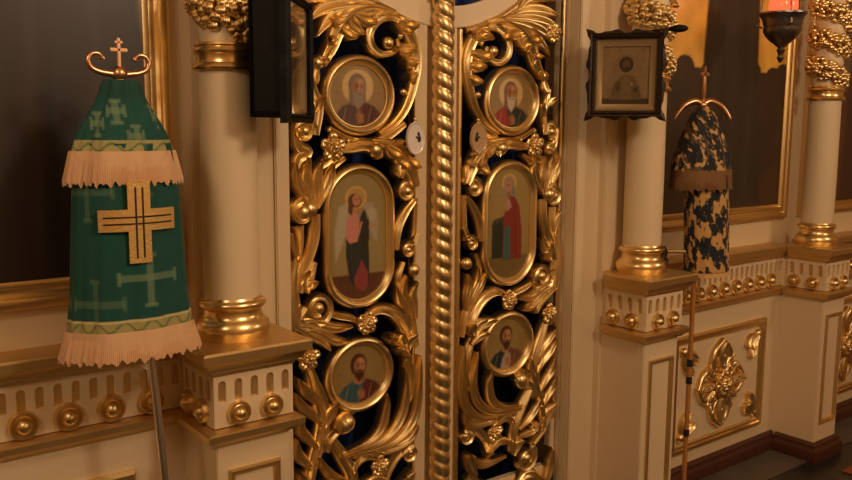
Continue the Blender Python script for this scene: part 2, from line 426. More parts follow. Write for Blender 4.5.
YD = -.07
def dado(x0, x1, label, panel_x, bx, skip_carving=False):
    root = thing('dado', label, 'dado', ((x0+x1)/2, YD, 0), 'dado walls between the pedestals')
    MB().box(x0, x1, YD, 0, 0, 1.06).build('body', M['cream'], root)
    plan = [(x0, YD), (x1, YD)]
    mb = MB().wrap(plan, CORN); mb.box(x0, x1, YD, 0, 1.058, 1.134); mb.build('cornice', M['gold_rough'], root)
    MB().wrap(plan, CORN2).build('lower_moulding', M['gold_rough'], root)
    MB().wrap(plan, SKIRT).build('skirting', M['red_wood'], root)
    mb = MB(); flutes(mb, x0, x1, YD-.002, max(3, int(round((x1-x0)/.046)))); mb.build('fluted_frieze', M['cream'], root)
    MB().box(x0, x1, YD-.002, YD+.01, .972, 1.056).build('frieze_ground', M['gold_rough'], root)
    for x in bx: add_boss(root, x, YD-.01, .95, .04)
    for a, b in panel_x:
        mb = MB(); frame_rect(mb, a, b, .17, .755, YD, .045, .022); mb.build('panel_frame', M['gold'], root)
        cx = (a+b)/2; cz = .47; mb = MB(); y = YD
        for i, (dx, dz) in enumerate(((0, 1), (1, 0), (0, -1), (-1, 0))):
            L = .225 if dz else .2; d = np.array([dx, dz]); n_ = np.array([-dz, dx]); c = np.array([cx, cz])
            for e in (-1, 1):
                strip(mb, [c+d*.03+n_*e*.015, c+d*L*.4+n_*e*.072, c+d*L*.75+n_*e*.062, c+d*L], [.018, .024, .019, .008], .026, y, 'round')
                lobe(mb, c+d*L*.35+n_*e*.03, d*.5+n_*e, .08, .026, .024, -e, y)
            lobe(mb, c+d*.06, d, L*.68, .034, .032, 0, y-.004, .3)
            for t in (.4, .62, .84): boss(mb, c+d*L*t, .013, y-.018)
            for e in (-1, 1): boss(mb, c+d*.075+n_*e*.06, .016, y-.012)
        mb.build('flower_carving', M['gold'], root)
        rb = MB(); rosette(rb, (cx, cz), .07, .03, y-.012, 8); rb.build('rosette', M['gold'], root)
        for ex in (-1, 1):
            for ez in (-1, 1):
                k = MB(); c = np.array([cx+ex*((b-a)/2-.085), cz+ez*.205-.005])
                lobe(k, c, (-ex*.9, -ez*.25), .10, .032, .028, ex*ez*.6, y); lobe(k, c, (-ex*.25, -ez*1.), .12, .032, .028, -ex*ez*.6, y)
                lobe(k, c, (-ex, -ez), .085, .028, .03, 0, y-.004); boss(k, c+np.array([ex*.008, ez*.008]), .022, y-.008)
                k.build('corner_carving', M['gold'], root)
    return root
dado(-3.2, -1.032, 'cream and gilt dado wall below the dark icon at the left', [(-2.12, -1.18)], [-1.128-.1135*i for i in range(14)])
dado(1.042, 2.268, 'cream and gilt dado wall with a carved flower panel, between two pedestals', [(1.345, 2.135)], [1.09+.105*i for i in range(11)])
dado(2.492, 4.2, 'short stretch of gilt dado wall at the right edge, past the rightmost pedestal', [(2.62, 3.4)], [2.56+.108*i for i in range(15)])

# ================================================================ COLUMNS
CY = -.19
def column(cx, label, seed, turn0):
    root = thing('column', label, 'column', (cx, CY, 1.134), 'columns of the icon screen')
    c = (cx, CY, 0)
    MB().lathe([(.079, 1.24), (.0795, 1.5), (.077, 1.888)], 48, c).build('shaft', M['cream'], root)
    MB().lathe([(.098, 1.134), (.100, 1.14), (.104, 1.152), (.105, 1.165), (.101, 1.18), (.092, 1.188), (.086, 1.194), (.082, 1.205), (.083, 1.217), (.089, 1.221), (.094, 1.228), (.094, 1.236), (.089, 1.243), (.082, 1.246), (.079, 1.252)], 48, c).build('base', M['gold_bright'], root)
    MB().lathe([(.078, 1.882), (.09, 1.884), (.094, 1.891), (.09, 1.900), (.083, 1.904), (.081, 1.913), (.083, 1.924), (.089, 1.928), (.091, 1.935), (.087, 1.942), (.084, 1.946), (.087, 1.950), (.085, 1.956), (.074, 1.959)], 48, c).build('ring', M['gold_bright'], root)
    # twisted cream core and the vine that winds round it
    mb = MB(); n, zt0, zt1, nz = 40, 1.95, 2.95, 150; pit = .15; vs = []; fs = []
    for i in range(nz+1):
        z = zt0+(zt1-zt0)*i/nz
        for j in range(n):
            a = 2*PI*j/n; w = .5+.5*math.cos(2*PI*(z-zt0)/pit+a-turn0); r = .058+.016*w**.7
            vs.append((cx+r*math.cos(a), CY+r*math.sin(a), z))
    for i in range(nz):
        for j in range(n): q = (j+1) % n; fs.append((i*n+j, i*n+q, (i+1)*n+q, (i+1)*n+j))
    mb.add(vs, fs); mb.build('twisted_shaft', M['cream'], root)
    rr = random.Random(seed); gb = MB(); lb = MB(); k = 0; z = zt0+.03
    while z < zt1-.03:
        a = turn0+PI-2*PI*(z-zt0)/pit
        if (k//9) % 3 != 2:                             # bunch of grapes
            for q in range(8):
                da = rr.uniform(-.4, .4); dz = rr.uniform(-.046, .046); aa = a+da; zz = z+dz; r = .072+.026*max(0, 1-(dz/.05)**2)
                gb.ball((cx+r*math.cos(aa), CY+r*math.sin(aa), zz), rr.uniform(.011, .015), 9, 6)
        else:                                           # vine leaf lobes
            for q in range(3):
                aa = a+rr.uniform(-.3, .3); zz = z+rr.uniform(-.035, .035); t = MB(); ang = rr.uniform(0, 6.28)
                lobe(t, (0, 0), (math.cos(ang), math.sin(ang)), rr.uniform(.045, .065), .017, .014, rr.uniform(-1, 1), 0, .6)
                ca, sa = math.cos(aa), math.sin(aa)
                lb.add([(cx+(.07-p[1])*ca-p[0]*sa, CY+(.07-p[1])*sa+p[0]*ca, zz+p[2]) for p in t.v], t.f)
        k += 1; z += pit/26
    gb.build('grapes', M['gold'], root); lb.build('vine_leaves', M['gold_bright'], root)
    mb = MB(); pts = []
    for i in range(160):
        z = zt0+.01+(zt1-zt0-.02)*i/159; a = turn0+PI-2*PI*(z-zt0)/pit; pts.append((cx+.07*math.cos(a), CY+.07*math.sin(a), z))
    mb.tube(pts, .012, 8); mb.build('vine_stem', M['gold'], root)
    return root
column(-.92, 'cream column with gilt base and rings, left of the carved doors', 3, -1.55)
column(.93, 'cream column with gilt vine top, behind the framed icon right of the doors', 5, -2.2)
column(2.38, 'cream column topped by gilt grapevine, rightmost in the photo', 8, -2.6)

# ================================================================ LARGE ICONS IN THE BAYS
def big_icon(x0, x1, z0, z1, label, paint, fw=.075, nx=150, nz=230):
    root = thing('framed_icon', label, 'icon', ((x0+x1)/2, 0, z0), 'large icons in the bays of the screen')
    rows = [(z0+.02+(z1-z0-.04)*j/(nz-1), x0+.02, x1-.02) for j in range(nz)]
    mb, u, v, asp = panel(rows, nx, -.012); p = Paint(u, v, '#4a3622', asp); paint(p); mb.col = p.c
    back_it(mb, .012); mb.build('painting', M['paint'], root)
    mb = MB(); w = fw
    mb.sweep([(x0, z0), (x1, z0), (x1, z1), (x0, z1)], [(0, 0), (0, -.022), (-.006, -.03), (-.018, -.034), (-.03, -.030), (-.034, -.022), (-.044, -.020), (-.054, -.026), (-.062, -.026), (-.066, -.018), (-w, -.013), (-w, 0)])
    mb.build('frame', M['gold'], root); return root
def paint_right(p):
    # gold ground, dark standing robe, dark scalloped hills
    p.mix(np.ones_like(p.u), '#efb650'); p.grain(5, .10, 3)
    g = '#3b2b1b'
    for i in range(-1, 16):
        p.ell(i*.07+.03, .43+.018*math.sin(i*2.1), .055, .035, g, .1)
    p.mix((.44-p.v)/.01, g); p.grain(7, .12, 5)
    p.mix((.16+.02*noise(p.u*2, p.v, 7)-p.v)/.02, '#523820', .6); p.mix((.06-p.v)/.03, '#4a3018', .7)
    robe = [(.38, .04), (.41, .40), (.425, .62), (.44, .80), (.50, .88), (.66, .88), (.745, .80), (.755, .62), (.765, .40), (.83, .04)]
    p.poly(robe, '#30261d', .012)
    for x, w in ((.47, .02), (.53, .014), (.60, .02), (.66, .013), (.71, .02)):
        p.line([(x, .06), (x+.01, .4), (x-.005, .84)], w*.5, '#251b14' if w < .015 else '#3a2e22', .75)
    p.ring(.59, .93, .11, .006, '#9c6a22'); p.ell(.59, .93, .05, .03, '#a5794f')
def paint_left(p):
    p.mix(np.ones_like(p.u), '#1f1611'); p.grain(4, .18, 11)
    p.poly([(.0, 0), (1, 0), (1, .2), (.6, .26), (.3, .22), (0, .3)], '#110f0f', .06)
    p.poly([(.925, 1), (1, 1), (1, 0), (.99, 0), (.975, .3), (.945, .55)], '#b08a50', .012)
    p.poly([(.32, 0), (.36, .5), (.42, .8), (.62, .85), (.86, .80), (.96, .48), (.985, 0)], '#241912', .03)
    for x, s in ((.46, .02), (.55, -.02), (.66, .03), (.75, .0), (.84, .03)):
        p.line([(x, .05), (x+s, .4), (x+s*.2, .78)], .011, '#33241a', .6); p.line([(x+.03, .05), (x+.03+s, .4)], .008, '#120d0a', .6)
    p.ell(.40, .34, .10, .045, '#6d4a2c', .5, .55); p.ell(.5, .56, .05, .03, '#5c4026', .5, .5); p.ell(.30, .62, .16, .12, '#242420', .6, .6)
    p.ring(.62, .92, .13, .006, '#7a5526')
def paint_far(p):
    p.mix(np.ones_like(p.u), '#5c3524'); p.grain(4, .15, 21)
    p.mix((p.v-.42+.02*noise(p.u*3, p.v*2, 4))/.06, '#6d5f55', .8); p.poly([(.3, 0), (.36, .7), (.64, .7), (.7, 0)], '#3d2119', .03)
big_icon(-2.46, -1.014, 1.245, 2.95, 'large dark icon in a gilt frame at the left edge', paint_left)
big_icon(.985, 2.372, 1.262, 2.95, 'large icon with gold ground and dark robe, right of the doors', paint_right)
big_icon(2.52, 3.9, 1.262, 2.95, 'red-brown icon just past the rightmost column, at the right edge', paint_far, .03)

# ================================================================ ROYAL DOORS
def ell_path(cx, cz, rx, rz, n=72): return [(cx+rx*math.cos(2*PI*i/n), cz+rz*math.sin(2*PI*i/n)) for i in range(n)]
def stad_path(cx, z0, z1, rx, n=24):
    r = rx; rt = rx*.98
    return [(cx+rx*math.cos(a), z1-rt+rt*math.sin(a)) for a in np.linspace(0, PI, n)]+[(cx+rx*math.cos(a), z0+rt+rt*math.sin(a)) for a in np.linspace(PI, 2*PI, n)]
MED = [('e', .354, 1.838, .143, .133), ('s', .354, 1.108, 1.606, .143), ('e', .354, .868, .140, .134)]
RING = [(.004, .02), (.004, -.004), (.001, -.015), (-.005, -.023), (-.012, -.0255), (-.019, -.022), (-.024, -.013), (-.027, -.009), (-.030, -.0085), (-.032, -.004), (-.032, .02)]
def med_path(m):
    return ell_path(m[1], m[2], m[3], m[4]) if m[0] == 'e' else stad_path(m[1], m[2], m[3], m[4])
def med_rows(m, n):
    ins = .027
    if m[0] == 'e':
        cx, cz, rx, rz = m[1], m[2], m[3]-ins, m[4]-ins
        return [(cz+rz*math.sin(t), cx-rx*math.cos(t), cx+rx*math.cos(t)) for t in np.linspace(-PI/2*.985, PI/2*.985, n)]
    cx, z0, z1, rx = m[1], m[2]+ins, m[3]-ins, m[4]-ins; out = []
    for z in np.linspace(z0, z1, n):
        h = 1.
        if z > z1-rx: h = math.sqrt(max(.0004, 1-((z-(z1-rx))/rx)**2))
        if z < z0+rx: h = math.sqrt(max(.0004, 1-((z-(z0+rx))/rx)**2))
        out.append((z, cx-rx*h, cx+rx*h))
    return out
SK = '#a9714a'
def bust(p, robe, cloak, hair, beard, skin=SK, halo=True, bald=False, long=0., accent=None, side=1, ground='#8d7146', cy=.62):
    k = 1.13
    p.mix(np.ones_like(p.u), ground); p.ell(.42, .55, .6, .6, '#a08453', .8, .5); p.grain(3, .06, 5)
    if halo: p.ell(.5, cy+.02, .27, .27, '#d2b078', .05); p.ring(.5, cy+.02, .27, .008, '#b98f4a')
    for a, b_ in ((.10, .20), (.79, .89)): p.line([(a, cy-.08), (b_, cy-.08)], .01, '#7d5c36', .6)
    p.poly([(.04, 0), (.10, .18), (.22, .32), (.40, .40), (.60, .40), (.78, .33), (.92, .2), (.98, 0)], robe, .04)
    if side > 0: p.poly([(.50, .0), (.54, .18), (.62, .40), (.78, .33), (.92, .2), (.98, 0)], cloak, .04)
    else: p.poly([(.04, 0), (.10, .18), (.22, .32), (.38, .39), (.46, .2), (.47, 0)], cloak, .04)
    for x, op in ((.18, .35), (.28, .3), (.38, .3), (.70, .35), (.80, .3)): p.line([(x, .0), (x+.03, .16), (x+.07, .3)], .013, '#15100c', op)
    for x in (.23, .66): p.line([(x, .02), (x+.03, .16), (x+.07, .3)], .012, '#b39a78', .25)
    p.poly([(.42, .52), (.40, .36), (.52, .31), (.60, .38), (.59, .52)], skin, .03); p.ell(.53, .41, .08, .04, '#5a3520', .6, .5)
    p.ell(.49, cy+.04, .135*k, .165*k, hair, .16)
    if long: p.poly([(.355, cy+.06), (.34, cy-.22), (.41, cy-.27), (.58, cy-.27), (.64, cy-.2), (.63, cy+.05)], hair, .04)
    p.ell(.515, cy+.0, .098*k, .14*k, skin, .2)
    if bald: p.ell(.51, cy+.11, .10, .065, skin, .35)
    p.ell(.47, cy+.0, .04, .13, '#6f4528', .9, .45); p.ell(.545, cy+.03, .05, .08, '#c79a6c', .9, .55); p.ell(.53, cy+.115, .06, .03, '#c79a6c', .9, .4)
    p.poly([(.415, cy-.03), (.425, cy-.16-.5*long), (.50, cy-.25-long), (.585, cy-.17-.5*long), (.615, cy-.04), (.57, cy-.085), (.53, cy-.075), (.46, cy-.085)], beard, .04)
    p.ell(.52, cy-.066, .045, .014, beard, .5)
    for e in (-.035, .048): p.ell(.522+e, cy+.022, .021, .013, '#4a2c1a', .7, .8); p.line([(.522+e-.026, cy+.05), (.522+e+.026, cy+.047)], .007, '#4f301c', .7)
    p.line([(.535, cy+.03), (.548, cy-.03)], .009, '#8a5a36', .7); p.line([(.50, cy-.094), (.555, cy-.094)], .008, '#6d3527', .6)
    if accent: p.poly([(.36, .0), (.42, .24), (.50, .34), (.60, .30), (.62, .12), (.56, 0)], accent, .05, .85)
    p.poly([(.50, .06), (.47, .20), (.53, .26), (.60, .18), (.60, .08)], skin, .05, .9); p.line([(.51, .1), (.53, .22)], .008, '#6f4528', .5)
def p_elder(p): bust(p, '#5d4038', '#54241f', '#7a6a58', '#92816c', long=.10, side=1)
def p_elder2(p): bust(p, '#28342e', '#9c3424', '#7b5a40', '#c4b39b', bald=True, long=.08, side=-1)
def p_man(p): bust(p, '#3a5c62', '#5d241f', '#4a2a18', '#3f2415', halo=False, side=1, ground='#82692f')
def p_man2(p): bust(p, '#1f3538', '#6e4334', '#4a2c1c', '#40261a', halo=False, side=1, ground='#82692f', accent='#b2a28e')
def p_angel(p):
    p.v = p.v*.955; p.u = (p.u-.46)/1.16+.46
    p.mix(np.ones_like(p.u), '#8f7a4a'); p.ell(.5, .6, .5, .5, '#a08a58', .8, .5); p.mix((p.v-.2)/.02*-1+0, '#5e3a22')
    p.mix((.20-p.v)/.012, '#5b3520')
    p.poly([(.34, .74), (.20, .70), (.13, .50), (.15, .30), (.24, .40), (.36, .60)], '#b3a893', .04, .8)
    p.poly([(.58, .74), (.72, .72), (.80, .58), (.78, .42), (.68, .50), (.58, .62)], '#a99c86', .04, .75)
    p.ell(.46, .77, .165, .085, '#c9a25a', .12); p.ell(.46, .77, .135, .07, '#b38f52', .2)
    p.poly([(.32, .60), (.30, .35), (.36, .14), (.50, .085), (.66, .10), (.66, .3), (.64, .55), (.56, .66), (.40, .66)], '#262a24', .02)
    p.poly([(.42, .16), (.46, .075), (.64, .09), (.64, .20), (.54, .30)], '#8a3b38', .02)
    p.poly([(.32, .62), (.30, .48), (.36, .43), (.48, .44), (.52, .54), (.50, .64), (.42, .67)], '#c47f72', .02)
    p.poly([(.44, .66), (.54, .50), (.60, .60), (.56, .66)], '#b08a68', .02, .7)
    p.poly([(.50, .52), (.60, .40), (.66, .45), (.66, .62), (.58, .68), (.52, .62)], '#232620', .02)
    p.ell(.44, .745, .10, .055, '#5a371f', .15); p.poly([(.35, .76), (.34, .66), (.40, .64), (.42, .74)], '#5a371f', .02)
    p.ell(.465, .752, .062, .045, '#b97f56', .2); p.line([(.44, .69), (.49, .68)], .025, '#b97f56')
    for e in (-.02, .035): p.ell(.47+e, .757, .012, .005, '#2a170d', .3)
    p.line([(.50, .50), (.54, .58)], .018, '#b97f56'); p.line([(.66, .54), (.76, .56)], .014, '#b97f56')
    p.ell(.70, .64, .08, .05, '#b7a990', .5, .7); p.ell(.56, .075, .05, .016, '#7c4434', .3)
    for x in (.38, .44, .5): p.line([(x, .42), (x+.02, .2)], .008, '#3a4038', .5)
def p_lady(p):
    p.v = p.v*.925; p.u = (p.u-.50)/1.12+.50
    p.mix(np.ones_like(p.u), '#8c7342'); p.ell(.55, .6, .5, .5, '#a08850', .8, .6); p.mix((.20-p.v)/.015, '#6e5a2e')
    p.ell(.50, .80, .15, .075, '#c89f50', .12); p.ell(.50, .80, .12, .06, '#ad8a4c', .2)
    p.poly([(.16, .18), (.16, .46), (.40, .50), (.42, .18)], '#262c1e', .02); p.poly([(.14, .46), (.2, .50), (.42, .53), (.42, .49)], '#3e4030', .02)
    p.poly([(.38, .16), (.40, .45), (.42, .64), (.50, .70), (.62, .68), (.72, .60), (.78, .40), (.78, .16)], '#7e2a20', .02)
    p.poly([(.40, .16), (.42, .44), (.54, .44), (.55, .16)], '#3c5a52', .02)
    p.poly([(.40, .60), (.46, .56), (.56, .60), (.52, .66), (.45, .68)], '#a98468', .03)
    p.ell(.50, .785, .10, .062, '#8f8270', .15); p.poly([(.40, .78), (.38, .70), (.45, .69), (.46, .76)], '#8f8270', .02); p.poly([(.60, .78), (.63, .69), (.56, .68), (.55, .76)], '#7d7263', .02)
    p.line([(.49, .75), (.50, .685)], .035, '#8d6040'); p.ell(.49, .772, .066, .048, '#b07a55', .2)
    for e in (-.025, .03): p.ell(.485+e, .78, .012, .005, '#2a170d', .3)
    p.line([(.36, .56), (.46, .58)], .016, SK); p.line([(.66, .2), (.64, .5)], .012, '#5c1d18', .6); p.line([(.72, .2), (.70, .5)], .01, '#96402e', .6)

def royal_door(sx, label, pics):
    root = thing('royal_door', label, 'door', (sx*.35, 0, .12), 'carved royal doors')
    fl = (lambda m_: m_) if sx < 0 else (lambda m_: m_.flipx())
    D = lambda a, b_: at(a, b_, 0.)
    Q = lambda *pts: [D(a, b_) for a, b_ in pts]
    px = 1/338.
    def put(name, fn, mat='gold'):
        mb = MB(); fn(mb); fl(mb); return mb.build(name, M[mat], root)
    # leaf frame: stiles, bottom panel, swept top rail (all in left-door coordinates, X negative)
    zl = lambda x: 2.09+.95*max(0, abs(x)-.04)**2+.06*max(0, abs(x)-.04)
    mb = MB().box(-.112 if sx < 0 else -.08, -.058, -.004, .04, .12, 2.1).box(-.657, -.63, .004, .04, .12, 2.45).box(-.657, -.112, .004, .04, .12, .29)
    if sx < 0: mb.box(-.085, .05, .01, .034, .12, 2.3)
    fl(mb); mb.build('stile_frame', M['cream'], root, .003)
    mb = MB(); xs = np.linspace(-.657, -.02 if sx < 0 else -.055, 30); low = [(x, zl(x)) for x in xs]; top = [(x, zl(x)+.078) for x in xs[::-1]]
    mb.prism(low+top, -.01, .035)
    fl(mb); mb.build('top_rail', M['cream'], root, .003)
    def edge(mb):
        strip(mb, [(x, zl(x)-.012) for x in np.linspace(-.63, -.11, 14)], .011, .02, 0, 'round'); ex = -.117 if sx < 0 else -.091; strip(mb, [(ex, 2.09), (ex, 1.5), (ex, .3)], .006 if sx < 0 else .012, .012, 0, 'round')
        strip(mb, [(-.638, 2.4), (-.638, 1.5), (-.638, .5)], .008, .012, .004, 'round')
    put('gilt_edge', edge)
    # painted medallions
    for m_, pic in zip(MED, pics):
        mm = list(m_); mm[1] = sx*m_[1]
        f = MB().sweep(med_path(mm), RING).build('medallion_frame', M['gold'], root)
        mb, u, v, asp = panel(med_rows(mm, 110 if m_[0] == 'e' else 170), 90, -.003)
        p = Paint(u, v, '#a98b5c', asp); pic(p); p.grain(9, .05, 2); mb.col = p.c; back_it(mb, .012); mb.build('painting', M['paint'], f)
    # ---- carved scrolls, traced on the left leaf
    SC = 'scroll_carving'; AC = 'acanthus_leaf'
    def vol(c, r0, turns, a0, w, Rb, tail=None, tw=None, H=.024, y0=0.):
        """volute with a boss at its eye; tail is a path leading into it"""
        def fn(mb):
            C_ = D(*c); pts = volute(mb, C_, r0*px, r0*px*.45, a0, turns, w*px*1.45, w*px*.6, H*1.3, y0)
            if tail: strip(mb, Q(*tail)+[pts[0]], [t*px*1.45 for t in (tw or (w*.7, w))], H*1.3, y0, 'channel', 10, 10)
            boss(mb, C_, Rb*px, y0-.006, Rb*px*1.1)
        put(SC, fn)
    def aca(pts, W, nl=4, sides=(1, -1), H=.022, y0=0., **k): put(AC, lambda mb: acanthus(mb, Q(*pts), W*px, H, nl, y0, sides, **k))
    def band(pts, w, H=.02, y0=0., prof='fluted'): put(SC, lambda mb: strip(mb, Q(*pts), [q*px*1.5 for q in w], H*1.3, y0, prof, 14, 8))
    def ball(c, r, y0=-.008): put('boss', lambda mb: boss(mb, D(*c), r*px, y0))
    def ros(c, r, n=5, H=.02, y0=-.012): put('rosette', lambda mb: rosette(mb, D(*c), r*px*1.1, H, y0, n))
    def lobes(lst, H=.02, y0=-.004):
        def fn(mb):
            for (b0, b1, W, bend) in lst:
                A = np.array(D(*b0)); B = np.array(D(*b1)); lobe(mb, A, B-A, np.linalg.norm(B-A), W*px*1.6, H*1.25, bend, y0, .9)
        put(AC, fn)
    def fan(paths, w, H=.026, y0=-.003):
        def fn(mb):
            for k_, pth in enumerate(paths): strip(mb, Q(*pth), [w*px*.45, w*px*.8, w*px*1.15, w*px*1.2, w*px*.95, w*px*.12], H, y0-.0025*(k_ % 3), 'groove', 12, 8, tip=.55)
        put(AC, fn)
    # upper spray under the top rail
    fan([[(376, 8), (352, 10), (330, 19), (313, 38)], [(374, 5), (346, 4), (322, 9), (305, 22)], [(372, 2), (344, -4), (318, -4), (300, 4)], [(368, -2), (345, -14), (322, -18), (300, -14)], [(360, -6), (345, -26), (325, -34), (304, -34)]], 7.5)
    band([(395, 14), (372, 8), (352, 14), (338, 30), (331, 48), (322, 64)], [4, 7, 9.5, 8, 6, 4], .024, -.003)
    lobes([((352, 14), (372, 27), 5.5, .4), ((347, 18), (358, 36), 5.5, .3), ((340, 28), (352, 40), 4.5, .3), ((345, 20), (330, 24), 5, -.3), ((336, 38), (328, 42), 4, -.2)], .022, -.008)
    band([(413, 31), (402, 21), (388, 16), (376, 21), (369, 33), (371, 46), (380, 54), (391, 53), (397, 46), (396, 39)], [2, 4, 4.6, 4.6, 4.4, 4, 3.3, 2.6, 2.2, 1.4], .026, -.004, 'channel'); ball((388, 43), 7.5, -.012)
    band([(398, 20), (408, 30), (415, 46), (417, 64), (414, 84), (407, 106), (396, 122), (380, 134)], [4, 6, 6.5, 6, 5, 4.5, 4, 2.5], .022)
    lobes([((410, 32), (396, 26), 5, .4), ((414, 48), (394, 54), 6, -.4), ((416, 62), (402, 64), 5.5, -.4), ((416, 74), (406, 80), 5, -.3), ((403, 24), (414, 28), 5, .3), ((404, 22), (393, 29), 4.5, .5)], .024, -.006)
    ball((318, 63), 7.5); ball((404, 92), 4.5); ball((401, 36), 4)
    lobes([((312, 62), (328, 62), 5, .3), ((322, 60), (334, 46), 4, .2), ((318, 66), (313, 84), 4.5, .2)], .016)
    # left flank beside the upper medallion
    vol((305, 131), 13.5, 1.3, -.3, 3.6, 7, [(311, 78), (314, 92), (319, 108)], (3, 5, 4))
    band([(297, 128), (300, 146), (308, 152), (300, 158), (296, 170)], [3, 5, 6, 5, 3], .02)
    lobes([((313, 100), (304, 88), 4.5, .3), ((316, 112), (322, 96), 4, -.2)], .018)
    ros((332, 147), 15, 5)
    band([(338, 150), (352, 147), (366, 145), (377, 150), (380, 158)], [3, 5.5, 6, 6, 3.5], .024)
    ball((375, 150), 9, -.01); ball((330, 130), 3.5); ball((349, 141), 3)
    band([(330, 128), (350, 139), (372, 143), (390, 136), (406, 124)], [2, 3, 4, 4, 3], .016)
    band([(372, 142), (392, 146), (404, 158), (411, 172), (416, 186)], [3.5, 6, 8, 7, 4], .026, -.003)
    lobes([((384, 146), (397, 160), 5, .5), ((393, 150), (404, 170), 5.5, .3), ((402, 158), (398, 178), 6, -.3), ((404, 156), (416, 166), 4.5, -.3), ((392, 143), (410, 143), 4, -.4)], .024, -.008)
    vol((407, 191), 13, 1.2, .4, 3.6, 7.5, [(416, 168)], (4, 4))
    band([(415, 200), (406, 213), (399, 230), (397, 250)], [3, 4.5, 4.5, 3], .018)
    band([(417, 198), (416, 225), (414, 246)], [2.5, 3, 3], .014)
    # left flank beside the angel
    fan([[(314, 210), (306, 197), (298, 182), (294, 162)], [(315, 208), (310, 190), (306, 174), (308, 157)], [(316, 206), (318, 190), (317, 174), (320, 160)], [(317, 208), (325, 192), (330, 178), (332, 163)]], 6.5)
    band([(316, 170), (326, 162), (336, 156)], [3, 5, 3], .018); band([(325, 180), (332, 168), (346, 158)], [2, 4, 2], .016)
    vol((303, 212), 13, 1.0, 1.2, 5.5, 10, [(315, 200)], (5, 5), .026, -.002)
    ball((309, 209), 10, -.014)
    band([(316, 214), (315, 236), (310, 256), (302, 274), (297, 292)], [5, 5.5, 5, 6, 7], .022)
    band([(300, 226), (301, 246), (297, 266)], [5, 3.2, 3.2], .018); lobes([((299, 262), (293, 232), 3.5, .1), ((316, 262), (304, 292), 5, .2)], .016)
    band([(296, 262), (293, 282), (293, 304), (297, 324), (309, 331)], [4, 6.5, 8, 7, 4], .022, .0, 'round')
    vol((318, 308), 20, 1.35, 2.9, 4.8, 8, [(299, 330), (296, 318)], (5, 5), .026, -.004)
    lobes([((304, 290), (316, 282), 4.5, .3), ((300, 284), (308, 270), 4, .2)], .018, -.006)
    # between the angel and the lower medallion
    band([(328, 312), (340, 316), (352, 318), (362, 324)], [2.5, 3.5, 3.5, 2.5], .018)
    ros((365, 322), 13, 6, .022, -.016)
    band([(369, 314), (382, 309), (396, 314), (406, 328), (410, 346)], [3, 5, 6.5, 6, 3], .024, -.002)
    fan([[(294, 322), (312, 322), (334, 328), (352, 325)], [(296, 328), (309, 334), (321, 340), (329, 350)], [(298, 326), (318, 332), (334, 340), (348, 339)]], 6.5)
    # right flank, middle
    ball((414, 270), 8.5, -.008); vol((409, 250), 9, 1.1, .8, 3.2, 5, [(417, 232)], (3, 3))
    fan([[(413, 320), (406, 308), (399, 299), (394, 284)], [(414, 318), (408, 302), (403, 290), (404, 274)], [(415, 318), (414, 304), (412, 292), (415, 280)]], 5)
    band([(404, 262), (399, 280), (405, 300), (413, 322), (417, 346)], [2.5, 3.5, 4.5, 4.5, 3], .018)
    # lower part
    ros((307, 357), 14, 5, .022, -.012)
    lobes([((402, 344), (386, 334), 5, .3), ((406, 348), (398, 331), 5.5, .2), ((406, 350), (410, 332), 5, -.2), ((409, 356), (395, 346), 4.5, .3)], .026, -.008)
    band([(405, 350), (411, 372), (410, 394), (404, 412)], [4, 6, 6, 2], .02, .004)
    fan([[(338, 456), (366, 444), (381, 429), (386, 408), (385, 392)], [(344, 456), (378, 443), (397, 425), (405, 400), (403, 366)], [(352, 456), (390, 444), (410, 424), (417, 398), (418, 354)], [(360, 456), (388, 450), (408, 440), (417, 424)]], 6.5)
    band([(309, 366), (315, 384), (322, 404), (324, 424), (319, 446), (312, 470), (308, 500)], [4, 6, 7.5, 7.5, 7, 6, 5], .022)
    fan([[(322, 424), (312, 414), (302, 406), (294, 392)], [(320, 406), (313, 397), (305, 390), (296, 377)], [(318, 448), (308, 438), (301, 430), (299, 414)], [(314, 470), (305, 461), (298, 453), (296, 438)], [(321, 430), (328, 420), (332, 410), (336, 400)]], 6.5)
    vol((344, 424), 14, .9, .6, 5, 12, [(326, 452), (330, 438)], (4, 5), .024, -.002); ball((346, 422), 11, -.016)
    band([(332, 440), (344, 458), (352, 474), (354, 500)], [5, 6.5, 6.5, 6], .022, -.002)
    band([(356, 452), (374, 449), (386, 452)], [3, 5.5, 4], .02); ros((379, 465), 13, 5, .02, -.01)
    vol((411, 452), 11, 1.1, 1.3, 4.5, 5, [(382, 490), (388, 470), (398, 454)], (5, 6, 5), .024)
    fan([[(346, 480), (334, 476), (325, 469), (319, 456)], [(352, 488), (338, 490), (328, 492), (319, 484)], [(356, 490), (366, 482), (376, 478), (390, 483)], [(352, 474), (358, 462), (366, 456), (378, 457)], [(364, 500), (384, 496), (398, 488), (405, 474)]], 6)
    fan([[(352, 545), (338, 540), (326, 545), (312, 560)], [(356, 545), (372, 538), (386, 544), (400, 560)], [(354, 560), (342, 562), (332, 572), (322, 586)], [(358, 560), (370, 562), (382, 572), (394, 586)]], 8); ros((355, 545), 15, 6); fan([[(300, 600), (304, 570), (298, 548), (300, 526)], [(414, 600), (408, 575), (414, 552), (412, 530)]], 7)
    lobes([((312, 500), (300, 470), 6, .2), ((316, 500), (330, 478), 5, -.2), ((400, 500), (412, 470), 6, .2), ((354, 505), (346, 490), 6, .1)], .022)
    vol((335, 520), 18, 1.3, 2.0, 5, 8, [(310, 498)], (5, 5)); vol((392, 522), 18, -1.3, 1.0, 5, 8, [(408, 494)], (5, 5))
    # small enamel plaque hung by the meeting edge
    c = at(415, 138.5, -.03); pl = MB(); n = 40; vs = []
    prof = [(1., .0), (1., .006), (.95, .010), (.86, .0075), (.8, .007), (0.02, .009)]
    rx, rz = .040, .058
